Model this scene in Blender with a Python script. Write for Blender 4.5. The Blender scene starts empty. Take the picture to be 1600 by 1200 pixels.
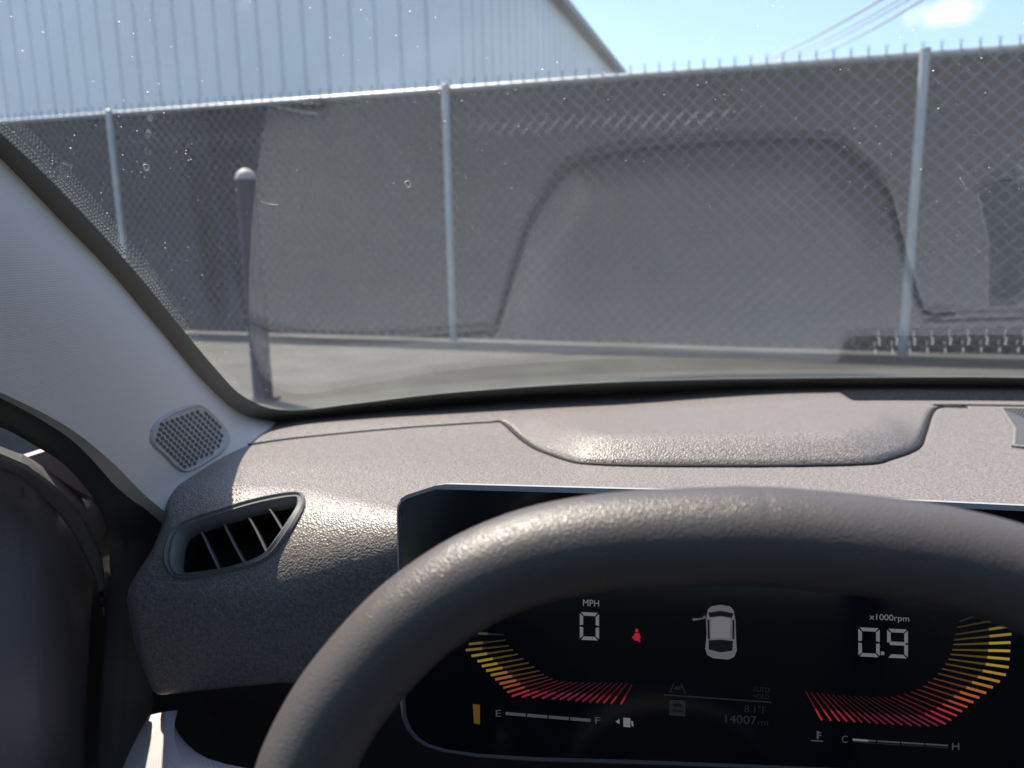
import bpy, bmesh, math, random
from mathutils import Vector, Matrix
from mathutils.bvhtree import BVHTree
from mathutils.geometry import tessellate_polygon
R = math.radians
random.seed(7)
scn = bpy.context.scene
COL = scn.collection

# ------------------------------------------------------------------ camera
# Everything is written in metres relative to the eye (X right across the car, Y ahead, Z up);
# EYE lifts it so that the parking lot lies at world z = 0.
EYE = Vector((0.0, 0.0, 1.25))
FPX = 1155.6                                   # focal length in pixels of the 1600 x 1200 photograph
def cam_axes(yaw, pitch, roll):
    y, p, r = R(yaw), R(pitch), R(roll)
    f = Vector((-math.sin(y)*math.cos(p), math.cos(y)*math.cos(p), math.sin(p)))
    rt = Vector((math.cos(y), math.sin(y), 0)); up = rt.cross(f)
    return rt*math.cos(r)+up*math.sin(r), -rt*math.sin(r)+up*math.cos(r), f
RT, UP, FW = cam_axes(8.3, -10.2, -1.1)
cam = bpy.data.cameras.new('camera'); camo = bpy.data.objects.new('camera', cam); COL.objects.link(camo)
M = Matrix((RT, UP, -FW)).transposed().to_4x4(); M.translation = EYE
camo.matrix_world = M
cam.sensor_width = 36; cam.lens = 26.0; cam.clip_start = 0.01; cam.clip_end = 3000
cam.dof.use_dof = True; cam.dof.focus_distance = 0.44; cam.dof.aperture_fstop = 9.5
scn.camera = camo

# ------------------------------------------------------------------ world and sun
SUN = Vector((-0.50, 0.35, 1.0)).normalized()  # towards the sun
sun_el = math.asin(SUN.z); sun_az = math.atan2(SUN.x, SUN.y)
w = bpy.data.worlds.new('World'); scn.world = w; w.use_nodes = True
nt = w.node_tree; nt.nodes.clear()
def N(nt, t, **k):
    n = nt.nodes.new(t)
    for a, v in k.items(): setattr(n, a, v)
    return n
out = N(nt, 'ShaderNodeOutputWorld'); bg = N(nt, 'ShaderNodeBackground')
sky = N(nt, 'ShaderNodeTexSky'); sky.sky_type = 'NISHITA'; sky.sun_disc = False
sky.sun_elevation = sun_el; sky.sun_rotation = sun_az; sky.air_density = 1.0; sky.dust_density = 1.2; sky.ozone_density = 1.0
bg.inputs['Strength'].default_value = 0.112
# one small fair-weather cloud, placed by direction in the sky
tc = N(nt, 'ShaderNodeTexCoord')
cdir = (RT*((1478-800)/FPX)+UP*((600-24)/FPX)+FW).normalized()
sub = N(nt, 'ShaderNodeVectorMath', operation='SUBTRACT'); sub.inputs[1].default_value = cdir
mul = N(nt, 'ShaderNodeVectorMath', operation='MULTIPLY'); mul.inputs[1].default_value = (23, 23, 52)
ln = N(nt, 'ShaderNodeVectorMath', operation='LENGTH')
noi = N(nt, 'ShaderNodeTexNoise'); noi.inputs['Scale'].default_value = 38; noi.inputs['Detail'].default_value = 5
ad = N(nt, 'ShaderNodeMath', operation='MULTIPLY_ADD'); ad.inputs[1].default_value = 1.7; 
mr = N(nt, 'ShaderNodeMapRange'); mr.interpolation_type = 'SMOOTHSTEP'
mr.inputs['From Min'].default_value = 1.9; mr.inputs['From Max'].default_value = 0.95
mr.inputs['To Max'].default_value = 0.4
mixc = N(nt, 'ShaderNodeMix', data_type='RGBA'); mixc.inputs['B'].default_value = (9.5, 9.3, 9.4, 1)
nt.links.new(tc.outputs['Generated'], sub.inputs[0]); nt.links.new(sub.outputs[0], mul.inputs[0]); nt.links.new(mul.outputs[0], ln.inputs[0])
nt.links.new(tc.outputs['Generated'], noi.inputs['Vector']); nt.links.new(noi.outputs['Fac'], ad.inputs[0]); nt.links.new(ln.outputs['Value'], ad.inputs[2])
nt.links.new(ad.outputs[0], mr.inputs['Value']); nt.links.new(mr.outputs[0], mixc.inputs['Factor'])
nt.links.new(sky.outputs[0], mixc.inputs['A']); nt.links.new(mixc.outputs['Result'], bg.inputs['Color']); nt.links.new(bg.outputs[0], out.inputs[0])
sl = bpy.data.lights.new('sun', 'SUN'); sl.energy = 5.0; sl.angle = R(0.53); sl.color = (1.0, 0.87, 0.73)
so = bpy.data.objects.new('sun', sl); COL.objects.link(so); so.location = (0, 0, 30)
so.rotation_euler = SUN.to_track_quat('Z', 'Y').to_euler()
scn.view_settings.view_transform = 'Standard'; scn.view_settings.look = 'None'
scn.view_settings.exposure = 1.35; scn.view_settings.gamma = 1.0
scn.cycles.max_bounces = 8; scn.cycles.transparent_max_bounces = 16
scn.cycles.caustics_reflective = False; scn.cycles.caustics_refractive = False
scn.cycles.sample_clamp_indirect = 4.0
scn.cycles.use_denoising = True

# ------------------------------------------------------------------ helpers
def ray(x, y): return (RT*((x-800)/FPX)+UP*((600-y)/FPX)+FW).normalized()
def at_z(x, y, z): d = ray(x, y); return d*(z/d.z)
def at_y(x, y, Y): d = ray(x, y); return d*(Y/d.y)
def at_pl(x, y, P, n): d = ray(x, y); return d*(P.dot(n)/d.dot(n))
def lerp(a, b, t): return a+(b-a)*t
def sst(a, b, v):
    t = max(0.0, min(1.0, (v-a)/(b-a))); return t*t*(3-2*t)
def interp(tab, v):
    if v <= tab[0][0]: return tab[0][1]
    for (a, fa), (b, fb) in zip(tab, tab[1:]):
        if v <= b: return lerp(fa, fb, (v-a)/(b-a))
    return tab[-1][1]
def spline(pts, n=8, closed=False):
    pts = [Vector(p) for p in pts]; m = len(pts); o = []
    rng = range(m) if closed else range(m-1)
    for i in rng:
        p1, p2 = pts[i], pts[(i+1) % m]
        p0 = pts[(i-1) % m] if (closed or i > 0) else p1*2-p2
        p3 = pts[(i+2) % m] if (closed or i+2 < m) else p2*2-p1
        for k in range(n):
            t = k/n
            o.append(0.5*((2*p1)+(p2-p0)*t+(2*p0-5*p1+4*p2-p3)*t*t+(3*p1-p0-3*p2+p3)*t**3))
    if not closed: o.append(pts[-1])
    return o
ORG = {}
def empty(name, label, cat, loc, group=None):
    o = bpy.data.objects.new(name, None); COL.objects.link(o); o.empty_display_size = 0.2
    o.location = loc+EYE; ORG[o.name] = Vector(loc)
    tag(o, label, cat, group); return o
def tag(o, label=None, cat=None, group=None, kind=None):
    if label: o['label'] = label
    if cat: o['category'] = cat
    if group: o['group'] = group
    if kind: o['kind'] = kind
    return o
class MB:
    """collects polygons, links them as one mesh"""
    def __init__(s): s.v = []; s.f = []; s.mi = []; s.cur = 0
    def vert(s, p): s.v.append(Vector(p)); return len(s.v)-1
    def face(s, *i): s.f.append(tuple(i)); s.mi.append(s.cur)
    def grid(s, rows, cu=False, cv=False, flip=False):
        nr, nc = len(rows), len(rows[0]); b = len(s.v)
        for r in rows:
            for p in r: s.v.append(Vector(p))
        for i in range(nr if cu else nr-1):
            for j in range(nc if cv else nc-1):
                a, b2 = b+i*nc+j, b+i*nc+(j+1) % nc
                c, d = b+((i+1) % nr)*nc+(j+1) % nc, b+((i+1) % nr)*nc+j
                s.face(*((a, b2, c, d) if not flip else (a, d, c, b2)))
    def tube(s, pts, r, seg=10, closed=False, cap=True, up=None, ell=None):
        pts = [Vector(p) for p in pts]; n = len(pts); rows = []
        up = Vector(up) if up else Vector((0, 0, 1)); prev = None
        for i, p in enumerate(pts):
            if closed: t = pts[(i+1) % n]-pts[i-1]
            else: t = pts[min(i+1, n-1)]-pts[max(i-1, 0)]
            t.normalize()
            a = up.cross(t)
            if a.length < 1e-3: a = Vector((1, 0, 0)).cross(t)
            a.normalize(); b = t.cross(a)
            rr = r(i/(n-1)) if callable(r) else r
            ea, eb = ell if ell else (1, 1)
            rows.append([p+a*rr*ea*math.cos(2*math.pi*k/seg)+b*rr*eb*math.sin(2*math.pi*k/seg) for k in range(seg)])
        b0 = len(s.v); s.grid(rows, cu=closed, cv=True)
        if cap and not closed:
            s.face(*[b0+k for k in range(seg)][::-1]); s.face(*[b0+(n-1)*seg+k for k in range(seg)])
    def box(s, c, h, ax=None):
        c = Vector(c); ax = ax or (Vector((1, 0, 0)), Vector((0, 1, 0)), Vector((0, 0, 1)))
        i = [s.vert(c+ax[0]*h[0]*sx+ax[1]*h[1]*sy+ax[2]*h[2]*sz) for sz in (-1, 1) for sy in (-1, 1) for sx in (-1, 1)]
        for f in ((0, 2, 3, 1), (4, 5, 7, 6), (0, 1, 5, 4), (2, 6, 7, 3), (0, 4, 6, 2), (1, 3, 7, 5)): s.face(*[i[k] for k in f])
    def prism(s, loop, d):
        """closed loop of points pushed along vector d, both caps tessellated"""
        n = len(loop); d = Vector(d)
        a = [s.vert(p) for p in loop]; b = [s.vert(Vector(p)+d) for p in loop]
        for t in tessellate_polygon([[Vector(p) for p in loop]]):
            s.face(a[t[0]], a[t[1]], a[t[2]]); s.face(b[t[2]], b[t[1]], b[t[0]])
        for i in range(n): s.face(a[i], b[i], b[(i+1) % n], a[(i+1) % n])
    def build(s, name, mats, parent=None, smooth=True, fix=True, ang=40):
        me = bpy.data.meshes.new(name)
        par = ORG[parent.name] if parent else Vector((0, 0, 0)); off = -par if parent else EYE
        me.from_pydata([tuple(p+off) for p in s.v], [], s.f)
        mats = mats if isinstance(mats, (list, tuple)) else [mats]
        for m in mats: me.materials.append(m)
        if len(mats) > 1: me.polygons.foreach_set('material_index', s.mi)
        if fix:
            bm = bmesh.new(); bm.from_mesh(me); bmesh.ops.recalc_face_normals(bm, faces=bm.faces); bm.to_mesh(me); bm.free()
        if smooth:
            me.polygons.foreach_set('use_smooth', [True]*len(me.polygons))
            if ang: me.set_sharp_from_angle(angle=R(ang))
        me.update()
        o = bpy.data.objects.new(name, me); COL.objects.link(o)
        if parent: o.parent = parent
        ORG[o.name] = par.copy(); return o

# ------------------------------------------------------------------ materials
def mat(name, col, rough=0.5, spec=0.5, metal=0.0, bump=None, var=None, emit=None, coat=0.0, sheen=0.0):
    """bump: (kind, scale, distance, strength);  var: (scale, amount)"""
    m = bpy.data.materials.new(name); m.use_nodes = True; nt = m.node_tree; p = nt.nodes['Principled BSDF']
    p.inputs['Base Color'].default_value = (*col, 1); p.inputs['Roughness'].default_value = rough
    p.inputs['Specular IOR Level'].default_value = spec; p.inputs['Metallic'].default_value = metal
    p.inputs['Coat Weight'].default_value = coat; p.inputs['Sheen Weight'].default_value = sheen
    t = N(nt, 'ShaderNodeTexCoord')
    if var:
        n = N(nt, 'ShaderNodeTexNoise'); n.inputs['Scale'].default_value = var[0]; n.inputs['Detail'].default_value = 6
        nt.links.new(t.outputs['Object'], n.inputs['Vector'])
        r = N(nt, 'ShaderNodeMapRange'); r.inputs['From Min'].default_value = 0.3; r.inputs['From Max'].default_value = 0.7
        r.inputs['To Min'].default_value = 1-var[1]; r.inputs['To Max'].default_value = 1+var[1]
        nt.links.new(n.outputs['Fac'], r.inputs['Value'])
        x = N(nt, 'ShaderNodeVectorMath', operation='SCALE'); x.inputs[0].default_value = col
        nt.links.new(r.outputs[0], x.inputs['Scale']); nt.links.new(x.outputs[0], p.inputs['Base Color'])
    if bump:
        h = None
        for kind, sc, dist, st in (bump if isinstance(bump, list) else [bump]):
            if kind == 'cells':
                n = N(nt, 'ShaderNodeTexVoronoi'); n.feature = 'SMOOTH_F1'; n.inputs['Scale'].default_value = sc
                n.inputs['Smoothness'].default_value = 0.6; o = n.outputs['Distance']
                nz = N(nt, 'ShaderNodeTexNoise'); nz.inputs['Scale'].default_value = sc*0.7
                mx = N(nt, 'ShaderNodeVectorMath', operation='MULTIPLY_ADD'); mx.inputs[1].default_value = (0.9/sc,)*3
                nt.links.new(t.outputs['Object'], nz.inputs['Vector']); nt.links.new(nz.outputs['Color'], mx.inputs[0])
                nt.links.new(t.outputs['Object'], mx.inputs[2]); nt.links.new(mx.outputs[0], n.inputs['Vector'])
            elif kind == 'noise':
                n = N(nt, 'ShaderNodeTexNoise'); n.inputs['Scale'].default_value = sc; n.inputs['Detail'].default_value = 3; o = n.outputs['Fac']
                nt.links.new(t.outputs['Object'], n.inputs['Vector'])
            elif kind == 'weave':
                n = N(nt, 'ShaderNodeTexWave'); n.inputs['Scale'].default_value = sc; n.inputs['Distortion'].default_value = 0.6
                n.bands_direction = 'Z'; n.inputs['Detail Scale'].default_value = 0.3; o = n.outputs['Fac']
                nt.links.new(t.outputs['Object'], n.inputs['Vector'])
            b = N(nt, 'ShaderNodeBump'); b.inputs['Distance'].default_value = dist; b.inputs['Strength'].default_value = st
            nt.links.new(o, b.inputs['Height'])
            if h: nt.links.new(h, b.inputs['Normal'])
            h = b.outputs[0]
        nt.links.new(h, p.inputs['Normal'])
    if emit:
        p.inputs['Emission Color'].default_value = (*emit[0], 1); p.inputs['Emission Strength'].default_value = emit[1]*0.19
    return m
DASH = mat('dash_grained_plastic', (0.168, 0.152, 0.149), 0.37, 0.5, bump=[('cells', 680, 0.0006, 0.9), ('noise', 1100, 0.0002, 0.5)], var=(420, 0.38))
DASHLOW = mat('dash_lower_plastic', (0.07, 0.068, 0.075), 0.5, 0.5, bump=('cells', 900, 0.0003, 0.6))
LEATH = mat('wheel_leather', (0.074, 0.066, 0.068), 0.37, 0.5, bump=[('cells', 1500, 0.00024, 0.9)])
FABRIC = mat('pillar_fabric', (0.56, 0.525, 0.50), 0.9, 0.2, bump=[('weave', 230, 0.0002, 0.35), ('noise', 1500, 0.0002, 0.3)], sheen=0.2)
TRIM = mat('moulded_trim_plastic', (0.36, 0.36, 0.37), 0.6, 0.4, bump=('noise', 900, 0.0002, 0.4))
RUBBER = mat('rubber_seal', (0.035, 0.036, 0.038), 0.6, 0.4, bump=('noise', 400, 0.0004, 0.3))
SEALG = mat('door_seal_flock', (0.085, 0.085, 0.085), 0.85, 0.3, bump=('noise', 500, 0.0005, 0.4))
DOORM = mat('door_card_plastic', (0.16, 0.15, 0.165), 0.5, 0.5, bump=('cells', 700, 0.0004, 0.6))
FRIT = mat('frit_ceramic', (0.17, 0.175, 0.168), 0.3, 0.5)
FDOT = mat('frit_dot_glint', (0.55, 0.55, 0.52), 0.5)
BLACK = mat('gloss_black_glass', (0.003, 0.004, 0.007), 0.12, 0.3)
BEZEL = mat('satin_grey_edge', (0.05, 0.052, 0.06), 0.45, 0.4)
SILV = mat('silver_trim', (0.32, 0.33, 0.36), 0.4, 0.5)
VENTM = mat('vent_plastic', (0.13, 0.13, 0.135), 0.4, 0.5, bump=('noise', 900, 0.0002, 0.3))
PIT = mat('vent_duct_black', (0.012, 0.012, 0.014), 0.6, 0.3)
ROOFM = mat('headliner_cloth', (0.26, 0.26, 0.27), 0.95, 0.1)
PAINT = mat('car_paint_grey', (0.10, 0.10, 0.105), 0.3, 0.5, metal=0.2, coat=0.6)
TYRE = mat('tyre_rubber', (0.03, 0.03, 0.03), 0.8)
CARPET = mat('cabin_carpet', (0.04, 0.04, 0.045), 0.95, 0.1)
GALV = mat('galvanised_steel', (0.31, 0.33, 0.35), 0.45, 0.5, metal=0.35, var=(9, 0.15))
WIRE = mat('chain_link_wire', (0.165, 0.185, 0.215), 0.7, 0.3, metal=0.1)
SCREEN = mat('privacy_fabric', (0.012, 0.017, 0.030), 0.9, 0.2, var=(1.3, 0.4), bump=('noise', 160, 0.002, 0.5))
CLAD = mat('pale_metal_cladding', (0.90, 0.92, 0.93), 0.5, 0.4, var=(0.6, 0.05))
FLASH = mat('roof_flashing', (0.30, 0.27, 0.25), 0.5, 0.4)
CABLE = mat('cable_sheath', (0.30, 0.31, 0.32), 0.7)
CONC = mat('concrete', (0.075, 0.075, 0.073), 0.9, 0.2, var=(3, 0.22), bump=('noise', 70, 0.006, 0.6))
ASPH = mat('asphalt', (0.05, 0.05, 0.052), 0.9, 0.2, var=(2, 0.25), bump=('noise', 90, 0.01, 0.8))
def lit(name, c, e): return mat(name, (0.01, 0.01, 0.01), 0.4, 0.3, emit=(c, e))

def glass_mat(name, tint, dust):
    """thin clear pane: Fresnel mirror over a straight-through tint, with dust that scatters the light"""
    m = bpy.data.materials.new(name); m.use_nodes = True; nt = m.node_tree; nt.nodes.clear(); L = nt.links.new
    o = N(nt, 'ShaderNodeOutputMaterial'); tr = N(nt, 'ShaderNodeBsdfTransparent'); tr.inputs[0].default_value = (*tint, 1)
    gl = N(nt, 'ShaderNodeBsdfGlossy'); gl.inputs['Roughness'].default_value = 0.018; gl.inputs['Color'].default_value = (0.52, 0.62, 0.73, 1)
    geo = N(nt, 'ShaderNodeNewGeometry'); fr = N(nt, 'ShaderNodeFresnel')
    mm = N(nt, 'ShaderNodeMapRange'); mm.inputs['To Min'].default_value = 1.52; mm.inputs['To Max'].default_value = 1/1.52
    L(geo.outputs['Backfacing'], mm.inputs['Value']); L(mm.outputs[0], fr.inputs['IOR'])
    mx = N(nt, 'ShaderNodeMixShader'); L(fr.outputs[0], mx.inputs[0]); L(tr.outputs[0], mx.inputs[1]); L(gl.outputs[0], mx.inputs[2])
    last = mx.outputs[0]
    if dust:
        tc = N(nt, 'ShaderNodeTexCoord')
        acc = None
        for sc, th in ((260, 0.08), (480, 0.11), (120, 0.03)):
            v = N(nt, 'ShaderNodeTexVoronoi'); v.inputs['Scale'].default_value = sc; L(tc.outputs['Object'], v.inputs['Vector'])
            sep = N(nt, 'ShaderNodeSeparateColor'); L(v.outputs['Color'], sep.inputs[0])
            # only a share of the cells carries a speck, each with its own size
            a = N(nt, 'ShaderNodeMath', operation='POWER'); a.inputs[1].default_value = 15; L(sep.outputs[0], a.inputs[0])
            b = N(nt, 'ShaderNodeMath', operation='MULTIPLY'); b.inputs[1].default_value = th*1.6; L(a.outputs[0], b.inputs[0])
            c = N(nt, 'ShaderNodeMath', operation='LESS_THAN'); L(v.outputs['Distance'], c.inputs[0]); L(b.outputs[0], c.inputs[1])
            if acc is None: acc = c.outputs[0]
            else:
                q = N(nt, 'ShaderNodeMath', operation='MAXIMUM'); L(acc, q.inputs[0]); L(c.outputs[0], q.inputs[1]); acc = q.outputs[0]
        n = N(nt, 'ShaderNodeTexNoise'); n.inputs['Scale'].default_value = 7; n.inputs['Detail'].default_value = 7; n.inputs['Roughness'].default_value = 0.7
        L(tc.outputs['Object'], n.inputs['Vector'])
        film = N(nt, 'ShaderNodeMapRange'); film.inputs['From Min'].default_value = 0.3; film.inputs['From Max'].default_value = 0.75
        film.inputs['To Min'].default_value = dust*0.85; film.inputs['To Max'].default_value = dust*1.2; L(n.outputs['Fac'], film.inputs['Value'])
        n2 = N(nt, 'ShaderNodeTexNoise'); n2.inputs['Scale'].default_value = 900; L(tc.outputs['Object'], n2.inputs['Vector'])
        g = N(nt, 'ShaderNodeMapRange'); g.inputs['From Min'].default_value = 0.35; g.inputs['From Max'].default_value = 0.75; g.inputs['To Min'].default_value = 0.6; g.inputs['To Max'].default_value = 1.8
        L(n2.outputs['Fac'], g.inputs['Value'])
        fg = N(nt, 'ShaderNodeMath', operation='MULTIPLY'); L(film.outputs[0], fg.inputs[0]); L(g.outputs[0], fg.inputs[1])
        sp = N(nt, 'ShaderNodeMath', operation='MULTIPLY'); sp.inputs[1].default_value = 0.38; L(acc, sp.inputs[0])
        q = N(nt, 'ShaderNodeMath', operation='MAXIMUM'); L(fg.outputs[0], q.inputs[0]); L(sp.outputs[0], q.inputs[1])
        tl = N(nt, 'ShaderNodeBsdfTranslucent'); tl.inputs[0].default_value = (0.9, 0.9, 0.9, 1)
        m2 = N(nt, 'ShaderNodeMixShader'); L(q.outputs[0], m2.inputs[0]); L(last, m2.inputs[1]); L(tl.outputs[0], m2.inputs[2]); last = m2.outputs[0]
    L(last, o.inputs[0]); return m
GLASS = glass_mat('windshield_glass', (0.93, 0.955, 0.95), 0)
GLASSD = glass_mat('windshield_glass_dusty', (0.95, 0.97, 0.965), 0.012)
SIDEG = glass_mat('side_window_glass', (0.80, 0.84, 0.82), 0)

# ================================================================== the setting
ZG = -1.25; ZP = -0.69
m = MB(); m.box((0, 200, ZG-0.3), (900, 900, 0.3)); g = m.build('ground', ASPH, smooth=False); tag(g, 'dark asphalt parking lot in front of the fence', kind='structure')

FA = at_z(712, 535, ZP); FB = at_z(1410, 557, ZP)
FD = (FB-FA); FD.z = 0; FD.normalize(); FN = Vector((-FD.y, FD.x, 0))       # along the fence, away from the car
m = MB()
P0 = FA-FN*2.9
c = [P0-FD*40, P0+FD*40, P0+FD*40+FN*90, P0-FD*40+FN*90]
lo = [Vector((p.x, p.y, ZG-0.05)) for p in c]; m.prism(lo, (0, 0, ZP-ZG+0.05))
p = m.build('raised_pavement', CONC, smooth=False); tag(p, 'raised pale concrete pavement carrying the chain link fence', kind='structure')
# ------------------------------------------------------------------ fence
def ftop(s): return 1.19-0.032*s
fence = empty('chain_link_fence', 'long grey chain link fence backed by dark privacy fabric behind the parking bay', 'fence', Vector((FA.x, FA.y, ZP)))
SP = 3.08
S0, S1 = -4*SP, 4*SP
for k in range(-4, 5):
    s = k*SP if k != -1 else -3.36
    b = FA+FD*s-FN*0.035
    m = MB(); m.tube([(b.x, b.y, ZP+0.002), (b.x, b.y, ftop(s)+0.005)], 0.030, 14); 
    m.tube([(b.x, b.y, ftop(s)+0.005), (b.x, b.y, ftop(s)+0.010), (b.x, b.y, ftop(s)+0.016)], lambda t: 0.031-0.024*t*t, 14)
    m.build('post', GALV, fence)
m = MB(); a = FA+FD*S0+FN*0.012; b = FA+FD*S1+FN*0.012
m.tube([(a.x, a.y, ftop(S0)-0.02), (b.x, b.y, ftop(S1)-0.02)], 0.024, 12); m.build('top_rail', GALV, fence)
m = MB(); PIT_S = 0.095
def fp(s, z, d): q = FA+FD*s+FN*d; return Vector((q.x, q.y, z))
H = 1.86; r_w = 0.0038
nS = int((S1-S0)/PIT_S)
for i in range(-int(H/PIT_S)-1, nS):
    for sg in (1, -1):
        s0 = S0+i*PIT_S; z0 = ZP+0.03
        # wire rises one pitch per pitch; clip to the fence ends and to the rail line
        a0, a1 = 0.0, H+0.1
        if sg > 0: sa, sb = s0, s0+a1
        else: sa, sb = s0+a1, s0
        # parametrise by height
        def S(h): return (s0+h) if sg > 0 else (s0+H-h)
        hs = [h for h in (0, H-0.02)]
        # clip sides
        def cl(h):
            return h
        hA, hB = 0.0, H-0.03
        if sg > 0:
            if S(hA) < S0: hA = S0-s0
            if S(hB) > S1: hB = S1-s0
        else:
            if S(hB) < S0: hB = s0+H-S0
            if S(hA) > S1: hA = s0+H-S1
        if hB-hA < 0.05: continue
        def Z(h): return z0+h*(ftop(S(h))-z0)/H
        d = -0.004*sg-0.012
        m.tube([fp(S(hA), Z(hA), d), fp(S(hB), Z(hB), d)], r_w, 4, cap=False)
m.build('wire_mesh', WIRE, fence, smooth=False)
bl = [S0+PIT_S*k for k in range(int((S1-S0)/PIT_S))]
bl.sort(key=lambda s: (FA+FD*s).length)
rest = MB()
for k, s in enumerate(bl):
    m = MB() if k < 100 else rest; z = ftop(s)
    for a in (-1, 1):
        m.tube([fp(s-a*0.018, z-0.03, -0.012), fp(s+a*0.003, z+0.015, -0.012+0.004*a), fp(s+a*0.008, z+0.050, -0.012)], 0.0024, 4)
    if k < 100: m.build('twisted_wire_barb', WIRE, fence, smooth=False)
tag(rest.build('twisted_wire_barbs', WIRE, fence, smooth=False), kind='stuff')
m = MB(); rows = []
for d in (0.045, 0.049):
    for top in ((0, 1) if d < 0.046 else (1, 0)):
        row = []
        for k in range(160):
            s = lerp(S0, S1, k/159); z = (ftop(s)-0.022) if top else ZP+0.025
            row.append(fp(s, z, d+0.012*math.sin(s*1.7)+0.006*math.sin(s*5.3)))
        rows.append(row)
m.grid(rows, cu=True); m.build('privacy_screen', SCREEN, fence)
# ------------------------------------------------------------------ bollard
NAVY = mat('navy_bollard_paint', (0.010, 0.011, 0.045), 0.6, 0.3, var=(14, 0.25))
CAPM = mat('bollard_cap_sunlit', (0.36, 0.33, 0.31), 0.6, 0.4)  # paler than the tube: sunlight on the dome put into its colour
bb = at_z(412, 626, ZP); BZ = at_pl(385, 263, bb, Vector((bb.x, bb.y, 0)).normalized()).z
bo = empty('bollard', 'dark navy blue steel bollard with a domed cap coloured pale as if sunlit in front of the fence', 'bollard', bb)
m = MB(); m.tube([bb, Vector((bb.x, bb.y, BZ-0.05))], 0.046, 28); m.build('post_tube', NAVY, bo)
m = MB(); m.tube([Vector((bb.x, bb.y, BZ-0.05+0.05*math.sin(a))) for a in [R(90*k/8) for k in range(9)]], lambda t: max(0.0005, 0.0475*math.cos(R(90*t))), 28, up=(1, 0, 0)); m.build('domed_cap', CAPM, bo)
m = MB(); m.box(bb+Vector((0, 0, 0.006)), (0.06, 0.06, 0.006)); m.build('base_plate', NAVY, bo, smooth=False)
# ------------------------------------------------------------------ metal building
C0 = Vector((-1.97, 9.08, 0)); SD = Vector((1.0, 5.35, 0)).normalized()
bld = empty('metal_building', 'large pale blue corrugated metal building rising behind the fence', 'building', Vector((C0.x, C0.y, ZP)))
def corr(P, D, Nn, L, z0, ztop, pitch, mb):
    """ribbed wall running from P along D, ribs standing out along -Nn"""
    xs = []; s = 0.0
    while s < L:
        xs += [(s, 0), (s+pitch*0.80, 0), (s+pitch*0.83, -0.06), (s+pitch*0.95, -0.06)]; s += pitch
    xs.append((s, 0))
    top = [P+D*a-Nn*b+Vector((0, 0, ztop(a))) for a, b in xs]; bot = [P+D*a-Nn*b+Vector((0, 0, z0)) for a, b in xs]
    ti = [P+D*a+Nn*0.13+Vector((0, 0, ztop(a))) for a, b in xs]; bi = [P+D*a+Nn*0.13+Vector((0, 0, z0)) for a, b in xs]
    mb.grid([bot, top, ti, bi], cu=True)
ZE = 4.2
m = MB(); corr(C0, -FD, FN, 26, ZP+0.002, lambda a: ZE+0.9*min(a, 26-a)/6, 0.355, m); m.build('front_wall', CLAD, bld, smooth=False)
SN = Vector((-SD.y, SD.x, 0))
m = MB(); corr(C0+SD*0.04, SD, SN, 34, ZP+0.002, lambda a: ZE, 0.355, m); m.build('side_wall', CLAD, bld, smooth=False)
m = MB()
for a, b in ((C0-FD*26, C0-FD*26+SD*34),):
    m.prism([a+Vector((0, 0, ZP+.002)), b+Vector((0, 0, ZP+.002)), b+Vector((0, 0, ZE)), a+Vector((0, 0, ZE))], FN.cross(Vector((0, 0, 1)))*0.05)
    e = C0+SD*34.2
    m.prism([b+SD*.2+Vector((0, 0, ZP+.002)), e+Vector((0, 0, ZP+.002)), e+Vector((0, 0, ZE)), b+SD*.2+Vector((0, 0, ZE))], SD*0.05)
m.build('rear_wall', CLAD, bld, smooth=False)
m = MB()
c1 = C0+FD*0.12-SD*0.1+Vector((0, 0, ZE+.01)); c2 = C0-FD*13-SD*.1+Vector((0, 0, ZE+2.1)); c3 = C0-FD*26.1-SD*.1+Vector((0, 0, ZE+.01))
m.grid([[c1, c2, c3], [q+SD*34.5 for q in (c1, c2, c3)], [q+SD*34.5+Vector((0, 0, .08)) for q in (c1, c2, c3)], [q+Vector((0, 0, .08)) for q in (c1, c2, c3)]], cu=True)
m.build('roof', CLAD, bld, smooth=False)
m = MB(); q = C0+Vector((0, 0, ZE-0.06))+FD*0.11
m.prism([q+SD*-0.1, q+SD*-0.1+FD*0.10, q+SD*-0.1+FD*0.10+Vector((0, 0, .12)), q+SD*-0.1+Vector((0, 0, .12))], SD*34.4); m.build('gutter', FLASH, bld, smooth=False)
m = MB(); m.box(C0+Vector((0, 0, (ZE+ZP)/2))-SD*0.02+FD*0.02, (0.06, 0.05, (ZE-ZP)/2-0.02), (FD, FN, Vector((0, 0, 1)))); m.build('corner_trim', CLAD, bld, smooth=False)
# ------------------------------------------------------------------ overhead cables
cabs = [((1375, 0), (1190, 95), 'thin uppermost overhead cable crossing the sky on the left of its bundle'),
        ((1404, 0), (1233, 85), 'second overhead cable from the left of the bundle above the fence'),
        ((1418, 0), (1243, 88), 'third overhead cable from the left of the bundle above the fence'),
        ((1440, 0), (1285, 82), 'lowest overhead cable on the right of the bundle above the fence')]
for i, (a, b, lab) in enumerate(cabs):
    A = ray(*a)*16.0; B = ray(*b)*34.0
    D = (B-A); pts = []
    for k in range(-10, 31):
        t = k/10; pts.append(A+D*t+Vector((0, 0, 0.35*(t)*(t-1))))
    m = MB(); m.tube([p-pts[0]+pts[0] for p in pts], 0.017 if i in (1, 2) else 0.026, 8)
    o = m.build('power_cable', CABLE); tag(o, lab, 'cable', 'overhead cables above the fence')

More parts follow.
